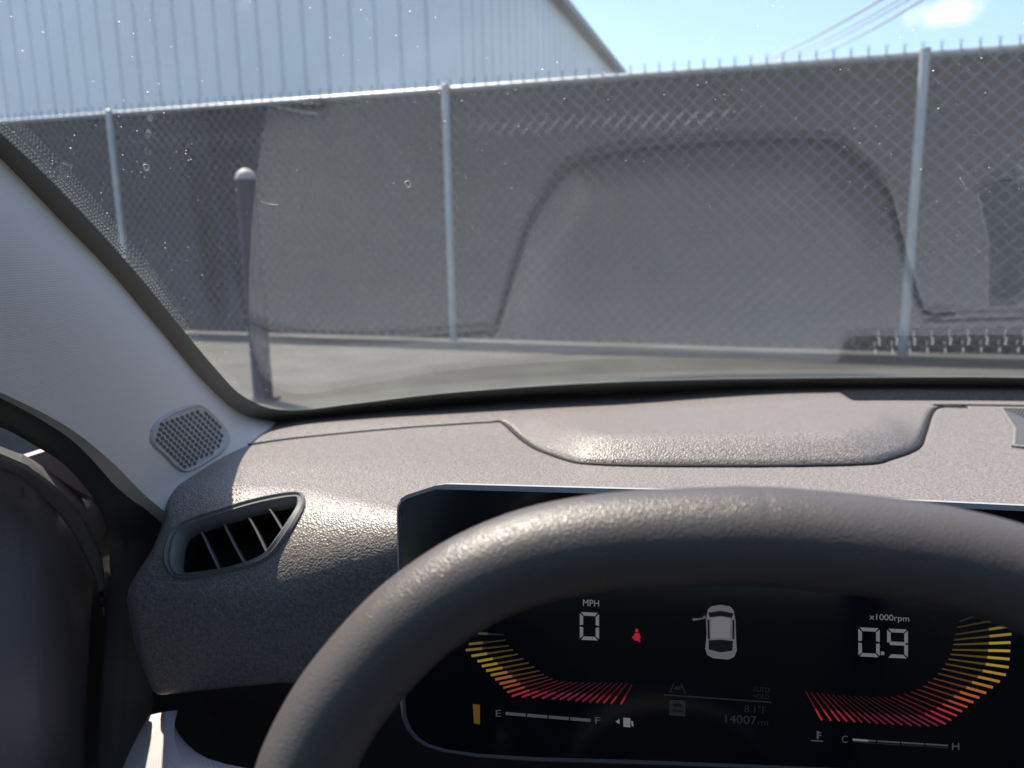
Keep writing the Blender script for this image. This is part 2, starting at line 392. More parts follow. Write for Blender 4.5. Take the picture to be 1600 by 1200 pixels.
# ================================================================== the car
car = empty('parked_car', 'grey car parked facing the chain link fence, seen from its driver seat', 'car', Vector((0.45, -0.4, ZG)))
XC = 0.45; ZB = -0.19; TH = R(23.4)
def yb(x): d = x-XC; return 1.057-0.30*d*d-0.10*d**6
YB0 = yb(XC)
def gy(x, z):
    h = z-ZB; return YB0+(yb(x)-YB0)*(1-0.85*max(0.0, min(1.0, h/0.34)))-h/math.tan(TH)
def on_glass(px, py, off=0.0):
    d = ray(px, py); lo_, hi_ = 0.15, 3.0
    def f(t): P = d*t; return P.y-gy(P.x, P.z)
    for _ in range(60):
        md = (lo_+hi_)/2
        if f(md) > 0: hi_ = md
        else: lo_ = md
    t = lo_-off; return d*t
# ---------------- windshield
ZT = 0.34
def xl_glass(z): return interp([(-0.22, -0.50), (-0.19, -0.47), (0.0, -0.40), (0.2, -0.33), (0.36, -0.28)], z)
rows_o = []; rows_i = []
GN = Vector((0, math.sin(TH), math.cos(TH)))
nv, nu = 40, 60
for j in range(nv+1):
    z = lerp(ZB-0.014, ZT, j/nv); xl = xl_glass(z); ro = []; ri = []
    for i in range(nu+1):
        x = lerp(xl, 2*XC-xl, i/nu); P = Vector((x, gy(x, z), z)); ri.append(P); ro.append(P+GN*0.005)
    rows_o.append(ro); rows_i.append(ri)
m = MB(); m.cur = 0; m.grid(rows_i, flip=True); m.cur = 1; m.grid(rows_o)
# close the edges
for a, b in ((rows_i[0], rows_o[0]), (rows_i[-1], rows_o[-1]), ([r[0] for r in rows_i], [r[0] for r in rows_o]), ([r[-1] for r in rows_i], [r[-1] for r in rows_o])):
    m.cur = 1; m.grid([a, b])
ws = m.build('windshield', [GLASSD, GLASS], car, ang=0)
def strip_on_glass(a, b, name, matr, off=0.0015, thick=0.001):
    A = spline([(x, y, 0) for x, y in a], 8); B = spline([(x, y, 0) for x, y in b], 8)
    m = MB(); ra = [on_glass(p.x, p.y, off) for p in A]; rb = [on_glass(p.x, p.y, off) for p in B]
    rc = [p*(1-0.002) for p in rb]; rd = [p*(1-0.002) for p in ra]
    m.grid([ra, rb, rc, rd], cu=True); return m.build(name, matr, ws)
fo = [(-330, -60), (-100, 118), (0, 208), (80, 283), (200, 412), (330, 568), (385, 622), (450, 641), (560, 630), (700, 614), (900, 600), (1100, 593), (1350, 590), (1600, 590), (2000, 600)]
fi = [(-330, 10), (-100, 172), (0, 262), (80, 343), (180, 445), (310, 596), (370, 655), (440, 672), (560, 662), (700, 644), (900, 630), (1100, 622), (1350, 618), (1600, 618), (2000, 630)]
strip_on_glass(fo, fi, 'frit_band', FRIT)
m = MB()
fl = spline([(x, y, 0) for x, y in [(-60, 148), (0, 203), (80, 278), (200, 407), (260, 480), (330, 562)]], 30)
acc = 0; last = fl[0]; k = 0
for p in fl:
    acc += (p-last).length; last = p
    if acc > 5.2:
        acc = 0; k += 1
        for rw, rr in ((0, 1.7), (1, 1.9), (2, 2.2)):
            q = p+Vector((0.66, -0.75, 0))*(7.2-rw*4.6)+Vector((0.7, 0.7, 0))*(2.6 if (rw % 2) else 0)
            fade = 1.0 if p.x < 230 else max(0.3, 1-(p.x-230)/130)
            loop = [on_glass(q.x+rr*fade*math.cos(t*math.pi/3), q.y+rr*fade*math.sin(t*math.pi/3), 0.0016) for t in range(6)]
            m.prism(loop, -ray(q.x, q.y)*0.0003)
m.build('frit_dots', FDOT, ws, smooth=False)
# dried marks and a fibre on the glass
MARK = mat('dried_mark', (0.75, 0.74, 0.70), 0.6)
def spot(x, y, r, ex=1.0, hollow=True):
    m = MB(); n = 14
    if hollow:
        ring = [on_glass(x+r*ex*math.cos(2*math.pi*i/n), y+r*math.sin(2*math.pi*i/n), 0.0016) for i in range(n) if not (0.30 < i/n < 0.55)]
        m.tube(ring, 0.0004, 6)
    else:
        m.prism([on_glass(x+r*ex*math.cos(2*math.pi*i/n)*(1+.2*math.sin(3*i)), y+r*math.sin(2*math.pi*i/n), 0.0016) for i in range(n)], -ray(x, y)*0.0005)
    m.build('dried_mark', MARK, ws)
spot(231, 212, 5, 0.9, False); spot(228, 262, 5); spot(637, 288, 5)
for pl in ([(98, 255), (106, 258), (112, 262), (110, 267)], [(408, 315), (420, 319), (434, 320)], [(1500, 278), (1503, 284), (1507, 289)]):
    m = MB(); m.tube([on_glass(q.x, q.y, 0.0016) for q in spline([(a, b, 0) for a, b in pl], 5)], 0.0003, 5); m.build('lint_fibre', MARK, ws)

# ---------------- dashboard
GRV = [(340, 704), (400, 693), (470, 683.5), (560, 674.5), (640, 667.5), (700, 663.5), (766, 659.5), (789, 661), (833, 697), (857, 708), (892, 720), (927, 725), (1020, 728), (1225, 728), (1350, 725), (1385, 718), (1431, 700), (1444, 674), (1455, 644), (1468, 636), (1510, 636), (1600, 634)]
def zflat(y, x=0.0): return -0.183-0.007*sst(0.58, 0.80, y)*(1+sst(0.25, -0.05, x))
def at_flat(x, y):
    P = at_z(x, y, -0.183)
    for _ in range(12): P = at_z(x, y, 0.5*P.z+0.5*zflat(P.y, P.x))
    return P
gpts = [at_flat(x, y) for x, y in GRV]; gpts = [Vector((p.x, p.y, 0)) for p in gpts]
gpts.append(Vector((1.5, gpts[-1].y-0.05, 0)))
gpl = spline(gpts, 5)
def gdist(x, y):
    best = 9; sgn = 1; q = Vector((x, y, 0))
    for a, b in zip(gpl, gpl[1:]):
        if min(abs(a.x-x), abs(b.x-x)) > best+0.03 and not (min(a.x, b.x) < x < max(a.x, b.x)): continue
        d = b-a; t = max(0, min(1, (q-a).dot(d)/max(d.length_squared, 1e-12))); c = a+d*t; l = (q-c).length
        if l < best: best = l; sgn = 1 if d.x*(q.y-c.y)-d.y*(q.x-c.x) > 0 else -1
    return best*sgn
def prof(x):
    """front profile of the dash at x, from the flat top round to the lip: list of (Y, z)"""
    r = interp([(-0.30, 0.075), (-0.245, 0.072), (-0.20, 0.050), (-0.155, 0.030), (-0.1, 0.028), (3, 0.028)], x)
    Yf = 0.468; zt = -0.183; o = []
    for k in range(0, 47):
        a = R(90*k/46); o.append((Yf+r-r*math.sin(a), zt-r+r*math.cos(a)))
    zl = interp([(-0.40, -0.338), (-0.36, -0.336), (-0.30, -0.326), (-0.25, -0.318), (-0.15, -0.312), (2, -0.312)], x)
    z0 = zt-r
    for k in range(1, 31):
        t = k/30; o.append((Yf+0.006*t*t, lerp(z0, zl+0.008, t)))
    for k in range(1, 6):
        a = R(90*k/5); o.append((Yf+0.006+0.008-0.008*math.cos(a), zl+0.008-0.008*math.sin(a)))
    o.append((Yf+0.04, zl)); o.append((Yf+0.09, zl+0.002))
    return o, Yf+r
xs = []
x = -0.372
while x < 0.66: xs.append(x); x += 0.0024
while x < 1.30: xs.append(x); x += 0.03
def ztop(x, y):
    z = zflat(y, x)
    gd = gdist(x, y) if y > 0.5 else -1
    inb = sst(-0.13, -0.03, x)*(1-sst(0.26, 0.34, x))
    z += (0.004+0.017*inb)*math.sin(math.pi/2*max(0, min(1, (gd+0.001)/0.046)))*(1-sst(0.66, 0.95, y))
    z -= 0.0050*math.exp(-(gd/0.0024)**2)
    # channel for the defroster outlet near the glass
    dd = yb(x)-y
    z -= 0.022*sst(0.285, 0.31, x)*sst(0.104, 0.095, dd)*sst(0.030, 0.045, dd)
    return z
NT = 230
rows = []
for x in xs:
    pr, Y0 = prof(x)
    # left end: corner rounding and the curved outline of the end
    e = x-xs[0]; back = 0.020*(1-math.sqrt(max(0, 1-max(0, 1-e/0.020)**2))) if e < 0.020 else 0
    fan = max(0.0, 1-e/0.12)
    row = []
    Y1 = yb(x-0.085*fan)+0.018 if x < 1.2 else 0.9
    for k in range(NT):
        y = lerp(Y1, Y0, k/(NT-1.0))
        xx = x-0.085*fan*sst(0.44, 0.75, y)+0.030*fan*sst(0.60, 0.47, y)
        row.append(Vector((xx, y, ztop(xx, y)-back*0.3)))
    for (y, z) in pr[1:]:
        fy = -0.085*sst(0.44, 0.75, y)+0.030*sst(0.60, 0.47, y); lo2 = interp([(-0.345, 0.010), (-0.30, 0.002), (-0.255, 0.0), (-0.22, 0.010)], z)
        xx = x+fan*lerp(lo2, fy, sst(-0.25, -0.19, z))
        row.append(Vector((xx, y+back, z-(back*0.3 if z > -0.2 else 0))))
    rows.append(row)
# end cap running forward from the left edge
capr = []
for s in (0.30, 0.10, 0.02):
    capr.append([Vector((p.x-0.003-(0.01 if s > 0.2 else 0)-0.2*s*sst(0.49, 0.56, p.y), p.y+s*sst(0.66, 0.47, p.y), p.z-0.001-0.10*s*sst(0.49, 0.56, p.y))) for p in rows[0]])
rows = capr+rows
dm = MB(); dm.grid(rows, flip=False)
BV = BVHTree.FromPolygons(dm.v, dm.f)
def on_dash(px, py):
    h = BV.ray_cast(Vector((0, 0, 0)), ray(px, py)); 
    if h[0] is None: return at_y(px, py, 0.47), Vector((0, -1, 0))
    n = h[1]; 
    if n.dot(ray(px, py)) > 0: n = -n
    return h[0], n
# vent opening: drop the faces behind the bezel
VO = [(458, 769), (476, 776), (474, 798), (446, 844), (416, 876), (360, 895), (288, 907), (264, 895), (256, 868), (266, 834), (290, 814), (340, 797), (400, 779)]
VI = [(455, 782), (460, 786), (452, 800), (414, 855), (396, 868), (352, 882), (286, 892), (276, 886), (275, 868), (282, 838), (300, 824), (345, 809), (400, 793)]
def toPx(P):
    z = P.dot(FW); return 800+FPX*P.dot(RT)/z, 600-FPX*P.dot(UP)/z
def inside(poly, x, y):
    c = False; j = len(poly)-1
    for i in range(len(poly)):
        if (poly[i][1] > y) != (poly[j][1] > y) and x < (poly[j][0]-poly[i][0])*(y-poly[i][1])/(poly[j][1]-poly[i][1])+poly[i][0]: c = not c
        j = i
    return c
mid = [(p.x*.4+q.x*.6, p.y*.4+q.y*.6) for p, q in zip(spline([(a, b, 0) for a, b in VO], 5, True), spline([(a, b, 0) for a, b in VI], 5, True))]
keep = []
for f in dm.f:
    c = dm.v[f[0]]
    if -0.35 < c.x < -0.18 and c.y < 0.60:
        if any(inside(mid, *toPx(dm.v[q])) for q in f): continue
    keep.append(f)
dm.f = keep; dm.mi = [0]*len(keep)
dash = dm.build('dashboard', DASH, car, ang=0, fix=False)
m = MB(); sm = [Vector((p.x, p.y, ztop(p.x, p.y)+0.0036)) for p in gpl if p.x < 1.25]
m.tube(sm, 0.0025, 8); m.build('panel_seam', PIT, dash)
# air vent
so_ = spline([(a, b, 0) for a, b in VO], 5, True); si_ = spline([(a, b, 0) for a, b in VI], 5, True)
ho = [on_dash(p.x, p.y) for p in so_]; hi = [on_dash(p.x, p.y) for p in si_]
VN = sum((h[1] for h in ho), Vector()).normalized()
def scl(p, c, f): return c+(p-c)*f
vc = sum((h[0] for h in ho), Vector())/len(ho)
ringA = [h[0]-VN*0.003 for h in ho]; ringB = [h[0]+VN*0.0016 for h in ho]
ringC = [lerp(a[0], b[0], 0.18)+VN*0.0028 for a, b in zip(ho, hi)]
ringD = [lerp(a[0], b[0], 0.35)+VN*0.0006 for a, b in zip(ho, hi)]
ringE = [lerp(a[0], b[0], 0.60)+VN*0.0016 for a, b in zip(ho, hi)]
ringF = [b[0]-VN*0.004 for b in hi]
ringG = [b[0]-VN*0.012 for b in hi]
m = MB(); m.grid([ringA, ringB, ringC, ringD, ringE, ringF, ringG], cv=True)
vent = m.build('air_vent', VENTM, car, ang=60)
fw_ = (-VN+Vector((0, 0.4, 0))).normalized()
m = MB(); ringH = [scl(b[0], vc, 0.96)+fw_*0.045 for b in hi]
m.grid([ringG, [scl(b[0], vc, 1.0)-VN*0.014 for b in hi], ringH], cv=True); b0 = len(m.v); m.prism(ringH, fw_*0.003); m.build('duct', PIT, vent)
SL = [((309, 826), (320, 850), (338, 888)), ((344, 813), (358, 842), (379, 880)), ((383, 802), (396, 826), (413, 862)), ((418, 792), (427, 806), (442, 832))]
for sidx, s3 in enumerate(SL):
    pts = spline([(a, b, 0) for a, b in s3], 6); m = MB()
    P = [on_dash(p.x, p.y)[0]-VN*(0.006 if sidx < 3 else 0.0035) for p in pts]
    sd = Vector((1, 0, 0))
    f0 = [p-sd*0.0010 for p in P]; f1 = [p+sd*0.0010 for p in P]
    bk = [p+(p.normalized()*0.8+fw_*0.2)*0.030 for p in P]
    m.grid([[p-sd*.0008 for p in bk], f0, [p-fw_*0.0012 for p in P], f1, [p+sd*.0008 for p in bk]], cu=True); m.build('slat', VENTM, vent, ang=60)
# centre speaker grille on the dash top, at the right
def plate_on_dash(poly, name, matr, up=0.0012, par=None):
    L = [on_dash(x, y)[0]+Vector((0, 0, up)) for x, y in poly]; m = MB(); m.prism(L, (0, 0, -0.003)); return m.build(name, matr, par or dash, smooth=False)
gc = [on_dash(*q)[0] for q in ((1565, 641), (1597, 702))]
xa = gc[0].x; ya = gc[0].y; y0_ = gc[1].y+0.0; zc = gc[0].z
sg = [Vector((xa, ya, 0)), Vector((lerp(xa, gc[1].x, .5), lerp(ya, y0_, .55), 0)), Vector((gc[1].x-0.004, y0_+0.006, 0)), Vector((gc[1].x+0.012, y0_-0.004, 0)), Vector((XC*2-gc[1].x+0.0, y0_-0.006, 0)), Vector((XC*2-xa, ya, 0))]
def drop(p, up): return Vector((p.x, p.y, ztop(p.x, p.y)+up))
loop = [drop(p, 0.002) for p in sg]
HOLE = mat('grille_hole', (0.012, 0.012, 0.013), 0.8)
m = MB(); m.prism(loop, (0, 0, -0.004)); cg = m.build('speaker_grille', DASHLOW, dash, smooth=False)
m = MB(); m.tube([drop(p, 0.001) for p in sg+[sg[0]]], 0.0022, 8); m.build('grille_rim', DASH, cg)
m = MB(); poly2 = [(p.x, p.y) for p in sg]; yy = y0_; row_ = 0
while yy < ya:
    xx = xa+(0.0018 if row_ % 2 else 0)
    while xx < 0.62:
        if inside(poly2, xx-0.002, yy) and inside(poly2, xx, yy+0.002): 
            c = Vector((xx, yy, ztop(xx, yy)+0.0022)); i0 = [m.vert(c+Vector((0.0012*math.cos(t*math.pi/3), 0.0012*math.sin(t*math.pi/3), 0))) for t in range(6)]; m.face(*i0)
        xx += 0.0036
    yy += 0.0031; row_ += 1
m.build('grille_holes', HOLE, cg, smooth=False, fix=False)
VANE = mat('pale_vane_plastic', (0.42, 0.41, 0.39), 0.4)
# defroster outlet in its channel
m = MB(); a_ = []; b_ = []
for k in range(60):
    x = lerp(0.31, 0.98, k/59); a_.append(Vector((x, yb(x)-0.092, -0.207))); b_.append(Vector((x, yb(x)-0.050, -0.207)))
m.grid([a_, b_, [p-Vector((0, 0, .003)) for p in b_], [p-Vector((0, 0, .003)) for p in a_]], cu=True); dfr = m.build('defroster_outlet', PIT, dash)
x = 0.335; nb = 0
while x < 0.97:
    for q0, q1 in ((0.087, 0.071), (0.066, 0.051)):
        a = Vector((x, yb(x)-q0, -0.2025)); b = Vector((x+0.004, yb(x)-q1, -0.2025))
        if nb < 90: m = MB(); m.tube([a, b], 0.0019, 6); m.build('vane', VANE, dfr); nb += 1
    x += 0.0215
# small sun sensor dome
m = MB(); c = Vector((0.40, 0.705, 0)); c.z = ztop(c.x, c.y); rr = []
for k in range(7):
    a = R(90*k/6); rr.append([c+Vector((0.008*math.cos(a)*math.cos(t*math.pi/8), 0.008*math.cos(a)*math.sin(t*math.pi/8), 0.006*math.sin(a))) for t in range(16)])
m.grid(rr, cv=True)
m.build('sun_sensor', mat('sensor_dome', (0.25, 0.25, 0.26), 0.12, 0.6, coat=0.8), dash)
# panel under the dash (dark recess) and a trim patch, sunlight put into its pale colour
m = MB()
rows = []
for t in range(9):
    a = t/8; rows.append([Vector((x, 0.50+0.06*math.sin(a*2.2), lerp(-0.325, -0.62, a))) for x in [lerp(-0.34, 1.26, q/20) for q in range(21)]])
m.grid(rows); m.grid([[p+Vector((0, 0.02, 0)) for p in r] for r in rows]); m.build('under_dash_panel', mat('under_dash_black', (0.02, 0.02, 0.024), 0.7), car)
WEAVE = mat('woven_trim_sunlit', (0.55, 0.50, 0.52), 0.75, 0.4, bump=('weave', 330, 0.0003, 0.8))
A1 = [(232, 1118), (215, 1150), (196, 1190), (180, 1235), (150, 1300)]; A2 = [(258, 1112), (256, 1150), (252, 1190), (250, 1240), (245, 1300)]; A3 = [(276, 1110), (272, 1140), (276, 1170), (300, 1220), (330, 1300)]; A4 = [(278, 1110), (276, 1142), (330, 1188), (470, 1222), (520, 1300)]
def col3(A, Y0, Y1): return [at_y(p.x, p.y, lerp(Y0, Y1, i/16.0)) for i, p in enumerate(spline([(a, b, 0) for a, b in A], 4))]
m = MB(); cs = [col3(A1, .50, .40), col3(A2, .475, .375), col3(A3, .48, .38), col3(A4, .49, .40)]
m.grid(cs); m.grid([[p*1.02 for p in c] for c in cs]); m.build('lower_trim', WEAVE, car)

# ---------------- A-pillar trim (left), mirrored on the right
WE = [(-420, 30), (-330, 20), (-100, 162), (0, 247), (100, 350), (168, 420), (250, 516), (320, 598), (375, 645), (434, 660)]
LE = [(-520, 520), (-400, 512), (-130, 560), (0, 613), (80, 652), (130, 684), (175, 722), (205, 752), (228, 775), (246, 790)]
wp = [on_glass(x, y, 0.004) for x, y in WE]
def xdoor(z): return -0.352+0.30*(z+0.18) if z > -0.18 else -0.352
lp = []
for (x, y) in LE:
    d = ray(x, y); t = 0.5
    for _ in range(40): t = xdoor(d.z*t)/d.x
    lp.append(d*t)
wps = spline(wp, 8); lps = spline(lp, 8)
rows = []
for ri_x, (a, b) in enumerate(zip(wps, lps)):
    ft = 1-0.6*sst(len(wps)*0.40, len(wps)-1, ri_x)
    ch = b-a; nrm = Vector((0.75, -0.62, 0.12)); nrm -= ch*(nrm.dot(ch)/ch.length_squared); nrm.normalize()
    row = []
    for k in range(25):
        u = k/24
        bul = (0.026*math.sin(math.pi*u)**1.0+0.002*math.sin(math.pi*min(1, u*1.25)))*ft
        row.append(a+ch*u+nrm*bul)
    # return edges behind
    row = [a+(-nrm)*0.012+ch.normalized()*0.004]+row+[b-nrm*0.012-ch.normalized()*0.002]
    rows.append(row)
last = rows[-1]; rows.append([p+Vector((0.0, 0.05, -0.05)) for p in last])
pm = MB(); pm.grid(rows); PB = BVHTree.FromPolygons(pm.v, pm.f)
pil = pm.build('pillar_trim', FABRIC, car, ang=60)
mm_ = MB(); mm_.v = [Vector((2*XC-p.x, p.y, p.z)) for p in pm.v]; mm_.f = [f[::-1] for f in pm.f]; mm_.mi = list(pm.mi)
mm_.build('pillar_trim', FABRIC, car, ang=60)
def on_pil(px, py):
    h = PB.ray_cast(Vector((0, 0, 0)), ray(px, py))
    if h[0] is None: return ray(px, py)*0.55, -ray(px, py)
    n = h[1]
    if n.dot(ray(px, py)) > 0: n = -n
    return h[0], n
GO = [(236, 683), (242, 664), (264, 647), (300, 635), (316, 637), (334, 652), (351, 672), (356, 688), (345, 706), (318, 724), (292, 736), (275, 730), (255, 710), (240, 696)]
gs = spline([(a, b, 0) for a, b in GO], 4, True); cx = sum(p.x for p in gs)/len(gs); cy = sum(p.y for p in gs)/len(gs)
def pp(x, y, up): P, n = on_pil(x, y); return P+n*up
rings = []
for f, up in ((1.06, -0.001), (1.03, 0.0012), (1.0, 0.0022), (0.965, 0.0014), (0.94, 0.0004), (0.84, 0.0005), (0.72, 0.0005), (0.6, 0.0005), (0.48, 0.0005), (0.36, 0.0005), (0.2, 0.0005), (0.02, 0.0006)):
    rings.append([pp(cx+(p.x-cx)*f, cy+(p.y-cy)*f, up) for p in gs])
m = MB(); m.grid(rings, cv=True); gr = m.build('speaker_grille', TRIM, pil, ang=60)
m = MB(); gl_ = [(cx+(p.x-cx)*0.93, cy+(p.y-cy)*0.93) for p in gs]
ux, uy = (8.6, -2.6); vx, vy = (4.6, 8.4)
for i in range(-14, 15):
    for j in range(-12, 13):
        x = cx+i*ux*0.92+(j//2)*0+(j % 2)*ux*0.46+j*1.4; y = cy+i*uy*1.05+j*6.6-(j % 2)*1.4
        if inside(gl_, x, y) and inside(gl_, x+2.4, y+2.4) and inside(gl_, x-2.4, y-2.4):
            i0 = [m.vert(pp(x+2.5*math.cos(t*math.pi/4)+0.6*math.sin(t*math.pi/4), y+3.3*math.sin(t*math.pi/4), 0.0012)) for t in range(8)]; m.face(*i0)
m.build('grille_holes', mat('pillar_grille_hole', (0.07, 0.07, 0.072), 0.8), gr, smooth=False, fix=False)

# ---------------- door seal and door
def on_side(px, py, dx):
    d = ray(px, py); t = 0.5
    for _ in range(60):
        z = d.z*t; t = 0.5*t+0.5*(xdoor(z)-dx-0.03*sst(-0.18, -0.25, z))/d.x
    return d*t
L2 = [(-520, 516), (-130, 556), (0, 608), (88, 652), (160, 692), (213, 738), (242, 784), (250, 850), (244, 940), (242, 1060), (235, 1200), (230, 1300)]
O2 = [(-520, 575), (-130, 614), (0, 664), (60, 696), (102, 728), (135, 764), (158, 802), (170, 850), (168, 930), (160, 1040), (150, 1200), (145, 1300)]
ca = [on_side(p.x, p.y, 0.012) for p in spline([(a, b, 0) for a, b in L2], 8)]; cb = [on_side(p.x, p.y, 0.045) for p in spline([(a, b, 0) for a, b in O2], 8)]
m = MB(); rows = []
for a, b in zip(ca, cb):
    n_ = -(a+b).normalized(); ch = b-a; n_ = (n_-ch*(n_.dot(ch)/ch.length_squared)).normalized(); row = []
    for k in range(15):
        u = k/14; row.append(a+ch*u+n_*(0.009*math.sin(math.pi*u)-0.003*math.exp(-((u-0.62)/0.04)**2)))
    rows.append([a*1.05]+row+[b*1.05])
m.grid(rows); m.build('door_seal', SEALG, car, ang=60)
DX = -0.43
def on_x(px, py, X): d = ray(px, py); return d*(X/d.x)
door = MB()
# door card: bands of the moulded inner panel, from belt line downwards
bands = [([(-700, 560), (-260, 590), (0, 697), (40, 712), (90, 745), (140, 778), (170, 815)], -0.455),
         ([(-700, 600), (-260, 630), (0, 728), (40, 748), (80, 780), (120, 822), (150, 880)], -0.425),
         ([(-700, 640), (-260, 670), (0, 770), (40, 800), (80, 850), (115, 920), (140, 1000)], -0.432),
         ([(-700, 760), (-260, 780), (0, 850), (40, 890), (80, 960), (110, 1040), (135, 1120)], -0.420),
         ([(-700, 1000), (-260, 1020), (0, 1060), (40, 1100), (80, 1160), (110, 1240), (140, 1320)], -0.415),
         ([(-700, 1500), (-260, 1500), (0, 1500), (40, 1520), (80, 1560), (110, 1600), (140, 1650)], -0.43)]
br = []
for pl, X in bands: br.append([on_x(p.x, p.y, X-(0.0 if p.x < 60 else (p.x-60)*0.00035)) for p in spline([(a, b, 0) for a, b in pl], 6)])
cols = list(zip(*br)); cols = [spline(list(c), 6) for c in cols]
door.grid(cols); b_n = len(door.v)
door.grid([[p+Vector((-0.03, 0, -0.004)) for p in c] for c in cols])
dr = door.build('front_door', DOORM, car, ang=0)
m = MB(); m.tube([on_x(p.x, p.y, -0.427) for p in spline([(a, b, 0) for a, b in [(-260, 622), (0, 722), (40, 742), (80, 772), (118, 815), (150, 880), (163, 960)]], 6)], lambda t: 0.0005+0.0055*min(1, (1-t)*5), 8); m.build('door_top_trim', DOORM, dr)
m = MB(); sl_ = [on_x(x, y, -0.462) for x, y in [(40, 715), (86, 700), (106, 728), (150, 782), (120, 765)]]; m.prism(sl_, (-0.01, 0, 0)); m.build('mirror_sail_panel', mat('sail_panel_plastic', (0.22, 0.20, 0.26), 0.5), dr)
# window pane of the driver's door, its frame, and the same on the right
for sgn in (-1, 1):
    X0 = XC+sgn*(XC+0.475); X1 = XC+sgn*(XC+0.30)
    m = MB(); q = [Vector((X0, 0.62, -0.10)), Vector((X0, -1.0, -0.10)), Vector((X1, -0.95, 0.32)), Vector((X1, -0.02, 0.32))]
    m.prism(q, (sgn*0.004, 0, 0)); m.build('side_window', SIDEG, car, smooth=False)
    # outer door skin below the glass and body side
    m = MB(); xo = XC+sgn*(XC+0.50)
    m.prism([Vector((xo, 1.05, -0.40)), Vector((xo, 0.72, -0.20)), Vector((xo, -2.6, -0.10)), Vector((xo, -2.6, -0.98)), Vector((xo, 1.05, -0.98))], (sgn*0.05, 0, 0)); m.build('body_side', PAINT, car, smooth=False)
    m = MB(); m.prism([Vector((xo, -1.02, -0.10)), Vector((XC+sgn*(XC+.29), -1.0, 0.36)), Vector((XC+sgn*(XC+.29), -2.2, 0.30)), Vector((xo, -2.6, -0.10))], (sgn*0.03, 0, 0)); m.build('quarter_panel', PAINT, car, smooth=False)
    # steel A-pillar outside the trim
    m = MB(); ol = []
    for z in (-0.22, -0.19, -0.10, 0.0, 0.1, 0.2, 0.3, 0.36):
        x = xl_glass(z); gx = x if sgn < 0 else 2*XC-x; ol.append(Vector((gx+sgn*0.014, gy(x, z)-0.02, z+0.003)))
    m.tube(ol, 0.032, 10, up=(0, 1, 0)); m.build('pillar_frame', PAINT, car)
    if sgn > 0:
        m = MB(); m.prism([Vector((XC*2+.44, .6, -.17)), Vector((XC*2+.44, -1.6, -.15)), Vector((XC*2+.44, -1.6, -.95)), Vector((XC*2+.44, .6, -.95))], (0.03, 0, 0)); m.build('front_door', DOORM, car, smooth=False)
# roof and headliner, rear wall, floor
def slab(name, matr, loop, d): m = MB(); m.prism([Vector(p) for p in loop], d); return m.build(name, matr, car, smooth=False)
yh = gy(XC, ZT)+0.03
slab('roof_panel', PAINT, [(XC-.745, yh-.08, .372), (XC+.745, yh-.08, .372), (XC+.72, -2.2, .33), (XC-.72, -2.2, .33)], (0, 0, 0.012))
slab('headliner', ROOFM, [(XC-.74, yh-.07, .345), (XC+.74, yh-.07, .345), (XC+.72, -2.2, .31), (XC-.72, -2.2, .31)], (0, 0, 0.018))
m = MB(); hd = []
for k in range(21): x = lerp(XC-.73, XC+.73, k/20); hd.append(Vector((x, gy(x, ZT)-0.012, ZT-0.004)))
m.tube(hd, 0.028, 10); m.build('header_rail', ROOFM, car)
slab('tailgate', PAINT, [(XC-.95, -2.62, -.9), (XC+.95, -2.62, -.9), (XC+.95, -2.62, -.02), (XC-.95, -2.62, -.02)], (0, -.04, 0))
slab('rear_window', SIDEG, [(XC-.92, -2.62, -.01), (XC+.92, -2.62, -.01), (XC+.72, -2.22, .33), (XC-.72, -2.22, .33)], (0, -.004, .003))
slab('cabin_floor', CARPET, [(XC-.9, 1.05, -.96), (XC+.9, 1.05, -.96), (XC+.9, -2.6, -.96), (XC-.9, -2.6, -.96)], (0, 0, .03))
slab('firewall', CARPET, [(XC-.9, 1.08, -.96), (XC+.9, 1.08, -.96), (XC+.9, 1.08, -.26), (XC-.9, 1.08, -.26)], (0, .02, 0))
# hood with its crown
m = MB(); rows = []
for y, z in ((1.10, -.262), (1.25, -.262), (1.45, -.270), (1.65, -.284), (1.85, -.306), (2.00, -.340), (2.10, -.40), (2.16, -.50), (2.18, -.70), (2.18, -.95)):
    rows.append([Vector((XC+dx, y-0.22*(abs(dx)/.93)**2*(1 if y > 1.2 else 0.3), z-0.045*dx*dx-(0.10*max(0, abs(dx)-.8)))) for dx in [lerp(-.97, .97, i/40) for i in range(41)]])
m.grid(rows); m.grid([[p+Vector((0, -0.012, -0.012)) for p in r] for r in rows]); m.build('hood', PAINT, car, ang=50)
m = MB(); cw = []
for k in range(41): x = lerp(XC-.9, XC+.9, k/40); cw.append((x, yb(x)))
m.grid([[Vector((x, y+0.008, ZB-.012)) for x, y in cw], [Vector((x, y+0.05, ZB-.035)) for x, y in cw], [Vector((x, y+0.12, ZB-.06)) for x, y in cw], [Vector((x, y+0.12, ZB-.07)) for x, y in cw], [Vector((x, y+0.0, ZB-.05)) for x, y in cw]], cu=True); m.build('cowl', RUBBER, car)
for sx in (-1, 1):
    for yy in (1.55, -1.9):
        c = Vector((XC+sx*.86, yy, ZG+.345)); m = MB(); rr = []
        for (rad, dx) in ((.19, -.09), (.33, -.105), (.345, -.08), (.345, .08), (.33, .105), (.19, .09)):
            rr.append([c+Vector((dx, rad*math.cos(t*math.pi/16), rad*math.sin(t*math.pi/16))) for t in range(32)])
        m.grid(rr, cv=True, cu=True); wl = m.build('wheel', TYRE, car)
        m = MB(); m.tube([c-Vector((.07, 0, 0)), c+Vector((.07, 0, 0))], .192, 32); m.build('rim', BEZEL, wl)

